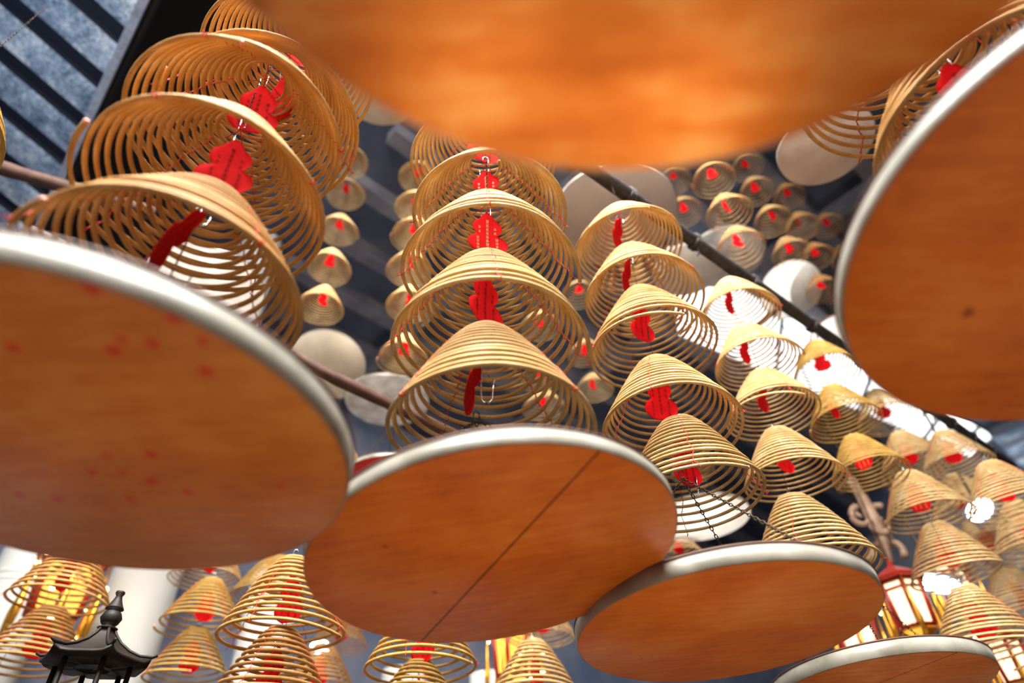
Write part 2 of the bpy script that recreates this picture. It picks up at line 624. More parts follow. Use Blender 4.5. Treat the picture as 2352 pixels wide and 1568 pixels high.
def string_of_coils(where, adj, coils, R, group, mat='honey', pitch=0.33, detail=1, **kw):
    """coils hung one under another, given from the lowest upwards"""
    n = len(coils)
    for i, c in enumerate(coils):
        opts = dict(kw)
        if len(c) > 3:
            opts.update(c[3])
        m = opts.pop('mat', mat)
        ty = opts.pop('tagyaw', rg.uniform(-1.0, 1.0))
        opts.setdefault('taglean', rg.uniform(0.0, 0.3))
        lab = f'{adj} incense coil {where}' if n == 1 else f'{adj} incense coil, {ORD[i]} {where}'
        p = (coils[i + 1][2] - c[2]) if i + 1 < n else pitch
        make_coil(c[0], c[1], c[2], opts.pop('R', R), lab, group, shape=opts.pop('shape', rg.randrange(5)), mat=m,
                  yaw=opts.pop('yaw', rg.uniform(0, 2 * PI)), tilt=opts.pop('tilt', (rg.uniform(-.03, .03), rg.uniform(-.03, .03))),
                  tagyaw=ty, pitch=opts.pop('pitch', p), detail=opts.pop('detail', detail), hookyaw=rg.uniform(0, 6), **opts)


# --- the big near string at left
string_of_coils('in the string over the red-spotted tray', 'deep amber',
                [(-0.766, 0.998, 1.097, dict(shape=4, yaw=2.2, hookdown=0.0, tagyaw=1.5, taglean=0.3, tilt=(0.0, -0.01))),
                 (-0.763, 0.994, 1.425, dict(shape=0, yaw=2.6, tagyaw=-0.25, tilt=(0.02, -0.025))),
                 (-0.770, 1.004, 1.780, dict(shape=4, yaw=2.9, tagyaw=-0.35)),
                 (-0.763, 1.080, 2.020, dict(shape=2, tagyaw=-0.9)),
                 (-0.765, 1.080, 2.380, dict(shape=1, tagyaw=0.3))],
                0.30, 'coils in the left string', mat='amber', detail=2)
# --- the string in the middle
string_of_coils('in the string over the tray with a diagonal seam', 'honey',
                [(-0.083, 1.547, 1.056, dict(shape=3, yaw=0.7, tagyaw=1.5, tilt=(0, 0), hookdown=0.118)),
                 (-0.074, 1.522, 1.389, dict(shape=1, yaw=3.6, tagyaw=0.75, ink='ink', taglean=0.05, tilt=(0, 0))),
                 (-0.069, 1.519, 1.730, dict(shape=1, yaw=3.5, tagyaw=0.25, ink='gilt', tilt=(0, 0))),
                 (-0.075, 1.558, 2.081, dict(shape=0, tagyaw=-0.1, ink='gilt', tilt=(0, 0))),
                 (-0.078, 1.560, 2.430, dict(shape=2, tagyaw=0.4))],
                0.30, 'coils in the middle string', mat='honey', detail=2)
# --- right of the middle, five coils under the black pole
k = 0.94
string_of_coils('in the five-coil string under the black pole', 'honey',
                [(0.715 * k, 2.425 * k, 1.281 * k, dict(shape=3, tagyaw=0.75, ink='ink', tilt=(0.02, 0.0), yaw=4.6, hookdown=0.03)),
                 (0.660 * k, 2.372 * k, 1.612 * k, dict(shape=0, tagyaw=0.35)),
                 (0.670 * k, 2.376 * k, 2.072 * k, dict(shape=1, tagyaw=0.8)),
                 (0.675 * k, 2.380 * k, 2.431 * k, dict(shape=2, tagyaw=1.45, taglean=0.3)),
                 (0.682 * k, 2.378 * k, 2.793 * k, dict(shape=0, tagyaw=1.35, taglean=0.3))],
                0.282, 'coils in the string right of the middle', mat='honey', detail=2)
k = 0.81
string_of_coils('in the string behind the smaller low tray', 'yellowish',
                [(1.325, 2.950, 1.190, dict(shape=3, tagyaw=None, R=0.28)),
                 (1.693 * k, 3.640 * k, 2.019 * k, dict(shape=3, tagyaw=0.9)),
                 (1.730 * k, 3.622 * k, 2.521 * k, dict(shape=2, tagyaw=1.2, taglean=0.3)),
                 (1.735 * k, 3.624 * k, 2.951 * k, dict(shape=0, tagyaw=1.2, taglean=0.3)),
                 (1.745 * k, 3.609 * k, 3.445 * k, dict(shape=2, tagyaw=1.3, taglean=0.3))],
                0.243, 'coils in the string behind the low tray', mat='straw', detail=2)
k = 0.76
string_of_coils('in the short string left of the large right-hand tray', 'olive',
                [(2.870 * k, 4.810 * k, 2.707 * k, dict(shape=0, tagyaw=-0.3, ink='gilt')),
                 (2.886 * k, 4.807 * k, 3.228 * k, dict(shape=3, tagyaw=1.2, taglean=0.3)),
                 (2.915 * k, 4.795 * k, 3.781 * k, dict(shape=2, tagyaw=0.2))],
                0.228, 'coils in the short string by the right tray', mat='olive', detail=2)
# --- strings at the lower right
G = 'coils in the crowded strings at lower right'
string_of_coils('in the hazy string over the split tray', 'tan',
                [(2.55, 3.88, 1.08, dict(shape=1)), (2.711, 4.10, 1.569, dict(shape=3, tagyaw=0.4)), (2.709, 4.109, 1.964, dict(shape=3, tagyaw=0.2, ink='gilt'))],
                0.27, G, mat='straw', detail=1)
string_of_coils('under the white skylight, seen from the side', 'tan',
                [(3.92, 5.75, 3.28, dict(tagyaw=0.2)), (4.10, 6.05, 4.07, {})], 0.324, G, mat='straw')
string_of_coils('nearest to the grey metal roof', 'hazy tan', [(3.60, 4.76, 2.71, {})], 0.27, G, mat='straw')
string_of_coils('cut by the right frame edge, just under the metal roof', 'tan', [(3.24, 4.03, 1.97, {})], 0.27, G, mat='straw')
string_of_coils('in the glare-washed string at far right', 'pale tan',
                [(4.10, 5.60, 1.76, {}), (4.175, 5.675, 2.275, {}), (4.41, 6.02, 2.91, {})], 0.3375, G, mat='straw')
string_of_coils('beside the white floodlight at the right edge', 'tan', [(3.93, 4.86, 2.05, {})], 0.302, G, mat='straw')
# --- strings along the bottom, seen under the trays
G = 'coils hanging low along the bottom'
string_of_coils('in the string at far lower left beside the bronze burner', 'brown',
                [(-2.80, 3.85, 1.22, {}), (-2.72, 3.76, 1.56, {})], 0.27, G, mat='amber', shape=5)
string_of_coils('in the string right of the bronze burner', 'brown',
                [(-2.28, 4.65, 1.36, dict(tagyaw=0.0)), (-2.22, 4.55, 1.66, dict(tagyaw=0.3))], 0.27, G, mat='olive', shape=6)
string_of_coils('in the near string below where spotted and seamed trays meet', 'olive',
                [(-1.12, 3.05, 0.74, {}), (-1.07, 2.95, 1.02, {})], 0.27, G, mat='amber', shape=5)
string_of_coils('in the string below the middle of the seamed tray', 'golden brown',
                [(-0.54, 3.42, 0.70, {}), (-0.52, 3.37, 0.97, {})], 0.27, G, mat='olive', shape=6)
string_of_coils('half hidden behind the near olive coils at the bottom', 'dark brown', [(-1.58, 5.3, 1.43, {})], 0.27, G, mat='amber', shape=6)
string_of_coils('small and pale-backed, left of the golden brown pair', 'brown', [(-1.79, 6.53, 2.14, {})], 0.27, G, mat='amber')
string_of_coils('in front of the gold sparkle at the bottom', 'golden brown', [(0.03, 4.03, 0.95, {})], 0.27, G, mat='honey', shape=5)
string_of_coils('peeking past the left edge of the smaller low tray', 'tan', [(0.13, 5.59, 1.81, {})], 0.27, G, mat='straw')
string_of_coils('right of the white pillar, high behind the spotted tray', 'pinkish brown', [(-2.42, 4.84, 2.11, {})], 0.27, G, mat='straw')
string_of_coils('between spotted tray and seamed tray, far behind', 'dark gold', [(-1.96, 4.95, 2.0, {})], 0.27, G, mat='olive')
# --- far strings
G = 'far coils against the dark ceiling'
string_of_coils('in the far string between left and middle strings', 'small pale',
                [(-1.60, 3.85, 3.99, dict(tagyaw=0.5)), (-1.65, 3.93, 4.61, dict(tagyaw=0.1)), (-1.70, 4.08, 5.33, {}), (-1.68, 4.01, 5.87, {}), (-1.66, 3.9, 6.30, {})],
                0.2, G, mat='straw', detail=0, pitch=0.9)
string_of_coils('in the far string peeking out beside the middle string', 'small pale',
                [(-0.89, 4.02, 3.55, {}), (-0.88, 3.94, 4.06, {}), (-0.89, 3.93, 4.53, {}), (-0.89, 3.93, 5.03, {}), (-0.89, 3.90, 5.42, {}), (-0.9, 3.86, 5.9, {})],
                0.2, G, mat='straw', detail=0, pitch=0.9)
string_of_coils('in the far string seen through the middle coils', 'small red-tagged',
                [(0.26, 4.68, 3.44, {}), (0.26, 4.62, 3.72, {}), (0.28, 4.6, 4.36, {})], 0.2, G, mat='straw', detail=0, shape=7, shape_scale=0.8, pitch=0.9)
string_of_coils('in the far string just right of the middle string', 'small red-tagged',
                [(0.82, 5.31, 4.11, {}), (0.78, 5.24, 4.53, {}), (0.77, 5.0, 5.2, {})], 0.2, G, mat='straw', detail=0, shape=7, shape_scale=0.8, pitch=0.9)
string_of_coils('in the far string glimpsed behind the five-coil string', 'small red-tagged',
                [(1.38, 5.55, 2.42, {}), (1.62, 5.39, 3.15, {})], 0.2, G, mat='straw', detail=0, shape=7, shape_scale=0.8, pitch=0.9)
G = 'far coils clustered at upper right'
CL = 'in the upper-right cluster'
string_of_coils('beside the big grey tray in the upper-right cluster', 'small golden', [(2.03, 4.55, 5.98, {}), (2.08, 4.63, 6.72, {})], 0.2, G, mat='honey', detail=0, shape=7, pitch=0.9)
string_of_coils('in the largest string of the upper-right cluster', 'golden',
                [(1.88, 3.46, 4.02, {}), (1.91, 3.47, 4.5, dict(tagyaw=1.1)), (1.96, 3.56, 5.14, dict(tagyaw=0.1))], 0.2, G, mat='honey', detail=0, shape=7, pitch=0.9)
string_of_coils('above the pure white tray in the upper-right cluster', 'small golden',
                [(3.0, 4.61, 5.25, {}), (2.88, 4.44, 5.6, {}), (2.95, 4.57, 6.33, {}), (3.05, 4.68, 7.0, {})], 0.2, G, mat='honey', detail=0, shape=7, pitch=0.7)
string_of_coils('next to the right-hand tray in the upper-right cluster', 'small orange-brown',
                [(3.56, 5.22, 5.29, dict(tagyaw=0.4)), (3.75, 5.3, 5.95, dict(tagyaw=0.2)), (3.6, 5.06, 6.25, dict(tagyaw=1.4)), (3.66, 5.1, 6.92, {})], 0.2, G, mat='amber', detail=0, shape=7, pitch=0.8)
string_of_coils('in the outermost string of the upper-right cluster', 'small brown', [(4.66, 6.06, 6.75, {}), (4.39, 5.67, 6.99, dict(tagyaw=0.3))], 0.2, G, mat='amber', detail=0, shape=7, pitch=0.7)
# --- coils cut by the frame
string_of_coils('cut by the left frame edge', 'dull gold', [(-2.26, 1.21, 2.44, dict(tagyaw=None))], 0.30, 'coils cut by the frame', mat='olive', detail=1, pitch=0.8)
string_of_coils('squeezed between the top tray and the right tray', 'dark amber',
                [(1.22, 0.85, 1.40, dict(tagyaw=0.5)), (1.15, 0.86, 1.74, {}), (1.15, 0.86, 2.08, {})], 0.30, 'coils cut by the frame', mat='amber', detail=2)

# ------------------------------------------------------------------ round hanging trays


def make_tray(x, y, z, R, label, mat, tilt=(0, 0), rim=0.048, chains=True, apex=0.5, rot=0.0, group=None, yaw=0.0, rimmat='rim', drop=None):
    t = thing('hanging_tray', label, 'tray', W(x, y, z), group)
    # slope: dz = tx*x + ty*y
    nrm = Vector((-tilt[0], -tilt[1], 1)).normalized()
    t.rotation_mode = 'QUATERNION'
    t.rotation_quaternion = Vector((0, 0, 1)).rotation_difference(nrm)
    mb = MB()
    mb.lathe([(0.001, 0.0), (R - 0.002, 0.0), (R, 0.003), (R - 0.001, 0.006), (R - 0.003, 0.010), (0.001, 0.010)], 128)
    d = mb.build('board', [M[mat], M['traytop']], t)
    for p in d.data.polygons:
        if p.normal.z > 0.5:
            p.material_index = 1
    d.rotation_euler = (0, 0, yaw)
    mb = MB()
    th = 0.004
    wob = 0.0015
    seg = 128
    prof = [(R + 0.001, 0.002), (R + 0.003, 0.004), (R + 0.004, rim), (R + 0.001, rim + 0.001), (R - th + 0.002, rim), (R - th, 0.0105)]
    mb.lathe(prof, seg, closed=True)
    mb.build('rim_band', M[rimmat], t)
    mb = MB()
    an = np.linspace(0, 2 * PI, 160, endpoint=False)
    mb.tube(np.stack([(R + 0.002) * np.cos(an), (R + 0.002) * np.sin(an), rim + 0.002 + wob * np.sin(an * 3)], -1), 0.0045, 6, closed=True)
    mb.build('rim_bead', M['rimdark'], t)
    if chains:
        for i in range(3):
            a = rot + i * 2 * PI / 3
            p = ((R - 0.01) * math.cos(a), (R - 0.01) * math.sin(a), rim - 0.01)
            chain_mb(p, (0, 0, apex), 0.016, 0.0105, 0.005, 0.0019).build('chain', M['iron'], t)
        mb = MB()
        pts = [(0.009 * math.sin(s), 0, apex + 0.02 + 0.022 * -math.cos(s)) for s in np.linspace(0, 2 * PI, 14, endpoint=False)]
        mb.tube(pts, 0.0025, 6, closed=True)
        mb.build('hanging_ring', M['iron'], t)
    return t


tl = make_tray(-0.769, 0.962, 0.652, 0.462, 'big round orange plywood tray spattered with red spots, at left', 'plyspot', (-0.026, -0.005), 0.055, apex=0.44, rot=0.4)
tm = make_tray(-0.065, 1.581, 0.703, 0.462, 'round orange plywood tray with a long diagonal seam, bottom middle', 'plyseam', (0.1139, -0.0734), 0.042, apex=0.46, rot=-2.3)
ts = make_tray(0.617, 2.118, 0.681, 0.462, 'plain orange plywood tray with bright white rim, lower right of the seamed tray', 'plyplain', (0.03, -0.035), 0.05, apex=0.55, rot=0.9)
tx = make_tray(1.564, 3.238, 0.760, 0.462, 'lowest round tray with a dark split and dusty rim, cut by the bottom edge', 'plysplit', (0.005, -0.03), 0.06, apex=0.6, rot=0.2)
tt = make_tray(0.155, -0.054, 0.642, 0.462, 'huge blurred orange tray overhead, cut by the top edge', 'plyglow', (0.033, -0.057), 0.05, apex=0.5, rot=0.3)
tr = make_tray(1.033, 0.704, 0.800, 0.462, 'blurred orange-brown tray cut by the right edge', 'plyworn', (-0.035, -0.07), 0.035, apex=0.5, rot=1.4)

G = 'white undersided trays in the far strings'
s = 1.212
make_tray(-1.85, 4.90, 4.28, 0.38, 'cream tray below the far string between left and middle strings', 'creamply', (0, -0.45), 0.03, True, 0.5, group=G)
make_tray(-1.02 * s, 4.15 * s, 3.21 * s, 0.40, 'stained whitish tray half hidden behind the middle string', 'stainply', (0, 0), 0.03, True, 0.5, group=G)
make_tray(-0.97 * 1.2, 2.5 * 1.2, 5.14 * 1.2, 0.396, 'cream tray peeking out under the left edge of the top tray', 'creamply', (0, 0), 0.03, True, 0.5, group=G)
make_tray(0.58 * 1.394, 2.15 * 1.394, 2.82 * 1.394, 0.46, 'large greyish tray behind the black pole, below the top tray', 'greyply', (0, 0), 0.03, True, 0.5, group=G)
make_tray(1.82 * s, 3.66 * s, 4.17 * s, 0.40, 'water-stained white tray right of the black pole', 'stainply', (0, 0), 0.03, True, 0.5, group=G)
make_tray(1.72, 4.24, 4.68, 0.33, 'plain white tray glimpsed behind the five-coil string and the black pole', 'whiteply', (0, 0), 0.03, True, 0.5, group=G)
make_tray(3.36, 5.47, 5.60, 0.37, 'round pure white tray with a thin orange edge below the upper-right cluster', 'whiteply', (0, -0.45), 0.02, True, 0.5, group=G, rimmat='rimdark')
make_tray(2.31, 2.59, 4.10, 0.33, 'pinkish white tray between the top tray and the right tray', 'pinkply', (0, 0), 0.03, True, 0.5, group=G)
make_tray(3.57, 5.29, 4.71, 0.33, 'white tray cut off by the right tray, just above the black pole end', 'whiteply', (0, 0), 0.02, True, 0.5, group=G, rimmat='rimdark')
make_tray(-2.49, 3.58, 4.04, 0.46, 'bright white tray seen through the lowest left coil', 'whiteply', (0, 0), 0.03, True, 0.5, group=G)
make_tray(1.24 * s, 4.20 * s, 2.09 * s, 0.40, 'bright white tray seen through the lowest coil of the five-coil string', 'whiteply', (0, 0), 0.03, True, 0.5, group=G)
make_tray(-0.92, 4.10, 2.45, 0.33, 'red tray in the gap between spotted tray and seamed tray', 'redply', (0, 0), 0.03, True, 0.5)
string_of_coils('above the red tray, edging out from behind the spotted tray', 'orange tan', [(-1.60, 4.97, 3.06, {})], 0.27, 'coils cut by the frame', mat='straw', detail=0)

# ------------------------------------------------------------------ poles
def pole(p, q, r, mat, label, n=40, lumps=True, loc=None):
    p, q = np.array(p, float), np.array(q, float)
    f = np.linspace(0, 1, n)
    rr = random.Random(int(abs(p[0]) * 100))
    rad = r * (1 + 0.05 * np.sin(f * 40) + 0.04 * np.sin(f * 93))
    t = thing('hanging_pole', label, 'pole', W(*((p + q) / 2)))
    c = (p + q) / 2
    mb = MB()
    mb.tube(p + f[:, None] * (q - p) - c, rad, 10)
    mb.build('rod', M[mat], t)
    d = (q - p) / np.linalg.norm(q - p)
    L = np.linalg.norm(q - p)
    if lumps:
        s_ = np.cross(d, UP)
        x = 0.35
        while x < L - 0.2:
            mb = MB()
            cc = p + d * x - c
            for k_ in range(3):
                an = np.linspace(0, 2 * PI, 12, endpoint=False)
                off = d * (k_ - 1) * 0.018
                mb.tube([cc + off + (s_ * math.cos(a) + UP * math.sin(a)) * (r * 1.12) for a in an], 0.010, 5, closed=True)
            e = cc - UP * r
            mb.tube([e, e + np.array([0.01, 0.01, -0.05]), e + np.array([-0.01, 0.0, -0.09])], 0.006, 5)
            mb.build('wire_binding', M['pole'], t)
            x += rr.uniform(0.38, 0.8)
    return t


pole((-1.6, 0.40, 3.30), (4.9, 5.81, 3.30), 0.044, 'pole', 'long black pole crossing above the five-coil string')
pole((-2.3, 1.89, 2.60), (0.2, 4.41, 2.60), 0.040, 'brownpole', 'dark pole between spotted tray and seamed tray', lumps=False)
pole((-5.2, 1.47, 4.00), (-2.55, 2.80, 4.00), 0.050, 'brownpole', 'dark brown pole at the left edge under the metal roof', lumps=False)
pole((1.9, 5.6, 4.4), (2.6, 4.5, 4.4), 0.03, 'brownpole', 'short thin brown rod branching near the black pole', lumps=False)

# ------------------------------------------------------------------ the hall
HC = 7.8


def ab(a, b, z):
    return A * a + B * b + UP * z


def bar(mb, p, q, w, h):
    p, q = np.array(p, float), np.array(q, float)
    d = q - p
    s_ = np.cross(d / np.linalg.norm(d), UP)
    mb.box((p + q) / 2, d, s_ * w, UP * h)


def lift(v):
    return np.array(v) + UP * EYE


mb = MB()
mb.box(lift(ab(6, 0.5, HC + 0.1)), A * 26, B * 19, UP * 0.16)
struct(mb.build('ceiling', M['ceil'], smooth=False))
for i, b_ in enumerate(np.arange(-5.4, 9.3, 0.95)):
    mb = MB()
    bar(mb, lift(ab(-4 if b_ < 1.0 else 2.0, b_, HC - 0.1)), lift(ab(18.5, b_, HC - 0.1)), 0.22, 0.24)
    struct(mb.build('ceiling_beam', M['beam'], smooth=False))
for i, a_ in enumerate((4.2, 7.4, 10.6)):
    mb = MB()
    bar(mb, lift(ab(a_, -6, HC - 0.32)), lift(ab(a_, 9.2, HC - 0.32)), 0.16, 0.2)
    struct(mb.build('ceiling_purlin', M['beam'], smooth=False))
# skylight strip: its four corners in the ceiling plane, panes and bars
cs = [np.array(c + (HC - 0.44,)) for c in ((2.25, 6.05), (9.9, 11.65), (9.795, 12.528), (2.75, 8.1))]
mb = MB()
v = [lift(c) for c in cs] + [lift(c + UP * 0.03) for c in cs]
mb.add(v, [(0, 1, 2, 3), (7, 6, 5, 4), (0, 4, 5, 1), (1, 5, 6, 2), (2, 6, 7, 3), (3, 7, 4, 0)])
win = struct(mb.build('window_1', M['sky'], smooth=False))
mb = MB()
for f in (0.28, 0.55, 0.80, 0.93):
    p = cs[0] + (cs[1] - cs[0]) * f
    q = cs[3] + (cs[2] - cs[3]) * f
    bar(mb, lift(p - UP * 0.03), lift(q - UP * 0.03), 0.05, 0.05)
for p, q in ((cs[0], cs[1]), (cs[3], cs[2]), (cs[1], cs[2]), (cs[0], cs[3])):
    bar(mb, lift(p - UP * 0.02), lift(q - UP * 0.02), 0.06, 0.06)
struct(mb.build('window_frame', M['beam'], smooth=False))
mb = MB()
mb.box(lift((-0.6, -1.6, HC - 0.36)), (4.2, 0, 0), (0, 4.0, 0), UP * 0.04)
struct(mb.build('overhead_light_panel', M['topfill'], smooth=False))  # unseen glowing panel added to light the coils from above
# corrugated roof slope at upper left: lower edge along B, rising away from A
def corrugated(name, o, along, across, length, width, period, depth, mat, gapmat, parent=None):
    """ridged sheet: ridges run along `along`, repeat along `across`"""
    o, al, ac = np.array(o, float), np.array(along, float), np.array(across, float)
    nrm = np.cross(al, ac)
    nrm /= np.linalg.norm(nrm)
    if nrm[2] > 0:
        nrm = -nrm
    prof = [(0.0, 0.0), (0.06, 0.75), (0.16, 1.0), (0.40, 0.85), (0.60, 0.6), (0.65, -0.5), (0.70, -0.9), (0.95, -0.9)]
    k_ = int(width / period)
    us, hs = [], []
    for i in range(k_):
        for u, h in prof:
            us.append((i + u) * period - width / 2)
            hs.append(h * depth)
    nl = 14
    vs = []
    for j in range(nl + 1):
        for u, h in zip(us, hs):
            vs.append(o + ac * u + al * (length * j / nl) + nrm * h)
    n = len(us)
    fs = [(j * n + i, j * n + i + 1, (j + 1) * n + i + 1, (j + 1) * n + i) for j in range(nl) for i in range(n - 1)]
    vs2 = [p - nrm * 0.012 for p in vs]
    m_ = len(vs)
    fs += [tuple(m_ + i for i in reversed(q)) for q in fs]
    mb = MB()
    mb.add(np.array(vs) + UP * EYE, fs)
    mb.v = [np.concatenate([mb.v[0], np.array(vs2) + UP * EYE])]
    me = mb.mesh(name, [mat, gapmat], False)
    for p in me.polygons:
        i = p.index % ((n - 1))
        if i % len(prof) in (4, 5, 6, 7):
            p.material_index = 1
    return link(name, me, parent)


S_ = A * math.cos(math.radians(20)) - UP * math.sin(math.radians(20))
edge = np.array([-3.95, 3.0, 6.2])
struct(corrugated('roof_slope', edge, -S_, B, 3.4, 7.0, 0.56, 0.05, M['roof'], M['roofdark']))
mb = MB()
bar(mb, lift(edge - B * 3.6 + S_ * 0.02), lift(edge + B * 3.6 + S_ * 0.02), 0.07, 0.10)
struct(mb.build('trim_1', M['trim'], smooth=False))
mb = MB()
mb.box(lift(edge + UP * 0.45 + S_ * 0.06), B * 7.2, A * 0.06, UP * 0.8)
struct(mb.build('trim_2', M['black'], smooth=False))
mb = MB()
mb.box(lift(edge + A * 0.62 + UP * 0.9), B * 7.2, A * 1.1, UP * 0.05)
struct(mb.build('trim_3', M['black'], smooth=False))
# grey metal roof beyond the skylight
struct(corrugated('roof_sheet', ab(17.4, -4.5, HC - 0.5), -B * 1.0, -A, 6.0, 6.0, 0.7, 0.06, M['roof'], M['wall2']))
struct(corrugated('roof_sheet', ab(17.4, 1.6, HC - 0.5), -B * 1.0, -A, 6.0, 6.0, 0.7, 0.06, M['roof'], M['wall2']))

mb = MB()
mb.box(lift(ab(18.8, 0.5, 3.1)), A * 0.2, B * 20, UP * 9.4)
struct(mb.build('wall_right', M['wall2'], smooth=False))
mb = MB()
mb.box(lift(ab(6, 9.6, 3.1)), A * 26, B * 0.2, UP * 9.4)
struct(mb.build('wall_left', M['wall'], smooth=False))
mb = MB()
mb.box(lift(ab(6, 0.5, -EYE - 0.1)), A * 26, B * 19, UP * 0.2)
struct(mb.build('floor', M['floor'], smooth=False))

# white pillars
def pillar(x, y, r, label, top=9.3):
    t = thing('round_pillar', label, 'pillar', (x, y, 0))
    mb = MB()
    mb.lathe([(r, 0.4), (r, top - 0.1), (r * 0.96, top - 0.08), (r * 0.96, top)], 40)
    mb.build('shaft', M['pillar'], t)
    mb = MB()
    mb.lathe([(r * 1.35, 0.0), (r * 1.35, 0.18), (r * 1.2, 0.26), (r * 1.22, 0.34), (r * 1.02, 0.41)], 40)
    mb.build('plinth', M['wall2'], t)
    mb = MB()
    for zz in (top - 0.35, top - 0.28) if top < 5 else (4.35, 4.42):
        an = np.linspace(0, 2 * PI, 40, endpoint=False)
        mb.tube(np.stack([r * np.cos(an), r * np.sin(an), np.full(40, zz)], -1), 0.012, 6, closed=True)
    mb.build('band', M['pillar'], t)
    t['kind'] = 'structure'
    return t


pillar(-3.596, 6.005, 0.30, 'white round pillar behind the bronze burner')
pillar(-2.72, 6.989, 0.26, 'white pillar glimpsed through the near olive coils', 4.7)
pillar(-4.97, 6.269, 0.30, 'pale pillar at the far lower left')
pillar(-1.35, 7.6, 0.24, 'white pillar behind the golden brown coils', 3.8)
pillar(-0.45, 7.9, 0.22, 'white pillar behind the tray seam end', 3.8)

# ------------------------------------------------------------------ bronze burner with pagoda roof
def burner():
    t = thing('incense_burner', 'blackened bronze incense burner with a hexagonal pagoda roof, lower left', 'incense burner', (-1.60, 2.535, 0.80), rz=0.22)
    t.scale = (0.67, 0.67, 0.67)
    mb = MB()
    mb.lathe([(0.36, -1.194), (0.36, -1.1), (0.30, -1.05), (0.28, -0.1), (0.34, -0.05), (0.34, 0.0)], 8)
    mb.build('pedestal', M['wall2'], t, False)
    # roof: hexagon, concave slopes, corners turned up
    mb = MB()
    seg = 48
    prof = [(0.035, 0.235), (0.06, 0.195), (0.10, 0.150), (0.16, 0.105), (0.22, 0.072), (0.285, 0.050)]
    vs, fs = [], []
    def hexr(r, a, up):
        m = (a % (PI / 3)) - PI / 6
        return r * math.cos(PI / 6) / math.cos(m) if True else r
    z0 = 2.36
    rings = prof + [(0.285, 0.036), (0.20, 0.026), (0.10, 0.02)]
    for r, z in rings:
        for j in range(seg):
            a = 2 * PI * j / seg
            rr = hexr(r, a, 0)
            corner = (rr / r - math.cos(PI / 6)) / (1 - math.cos(PI / 6))
            vs.append((rr * math.cos(a), rr * math.sin(a), z0 + z + 0.03 * corner ** 3 * (r / 0.285) ** 3))
    for i in range(len(rings) - 1):
        for j in range(seg):
            k_ = (j + 1) % seg
            fs.append((i * seg + j, i * seg + k_, (i + 1) * seg + k_, (i + 1) * seg + j))
    fs.append(tuple(range(seg)))
    fs.append(tuple((len(rings) - 1) * seg + j for j in range(seg - 1, -1, -1)))
    mb.add(vs, fs)
    roof = mb.build('roof', M['bronze'], t)
    mb = MB()
    for i in range(6):
        a = PI / 3 * i
        pts = []
        for r, z in prof:
            pts.append((r * math.cos(a), r * math.sin(a), z0 + z + 0.03 * (r / 0.285) ** 3 + 0.006))
        pts.append((0.31 * math.cos(a), 0.31 * math.sin(a), z0 + 0.098))
        mb.tube(pts, 0.009, 6)
    mb.build('ridge', M['bronze'], roof)
    mb = MB()
    zf = z0 + 0.225
    mb.lathe([(0.04, zf), (0.055, zf + 0.012), (0.03, zf + 0.022), (0.046, zf + 0.04), (0.058, zf + 0.068), (0.046, zf + 0.098), (0.026, zf + 0.112),
              (0.05, zf + 0.120), (0.046, zf + 0.128), (0.034, zf + 0.15), (0.024, zf + 0.172), (0.017, zf + 0.195), (0.026, zf + 0.212), (0.024, zf + 0.222), (0.004, zf + 0.226)], 24)
    mb.build('finial', M['bronze'], t)
    for i in range(6):
        a = PI / 3 * i + PI / 6 * 0
        mb = MB()
        x_, y_ = 0.19 * math.cos(a), 0.19 * math.sin(a)
        mb.tube([(x_, y_, 1.86), (x_, y_, 2.2), (x_, y_, z0 + 0.03)], 0.014, 10)
        mb.build('post', M['bronze'], t)
    mb = MB()
    mb.lathe([(0.24, 1.80), (0.25, 1.84), (0.25, 1.86), (0.10, 1.87)], 36)
    mb.build('deck', M['bronze'], t)
    mb = MB()
    mb.lathe([(0.16, 0.75), (0.26, 0.82), (0.31, 0.98), (0.30, 1.12), (0.24, 1.22), (0.27, 1.28), (0.14, 1.34), (0.12, 1.5), (0.16, 1.72), (0.2, 1.82)], 36)
    mb.build('bowl', M['bronze'], t)
    for i in range(3):
        a = 2 * PI * i / 3
        mb = MB()
        mb.tube([(0.17 * math.cos(a), 0.17 * math.sin(a), 0.82), (0.25 * math.cos(a), 0.25 * math.sin(a), 0.5), (0.21 * math.cos(a), 0.21 * math.sin(a), 0.2), (0.27 * math.cos(a), 0.27 * math.sin(a), 0.0)],
                [0.06, 0.05, 0.035, 0.05], 10)
        mb.build('leg', M['bronze'], t)


burner()

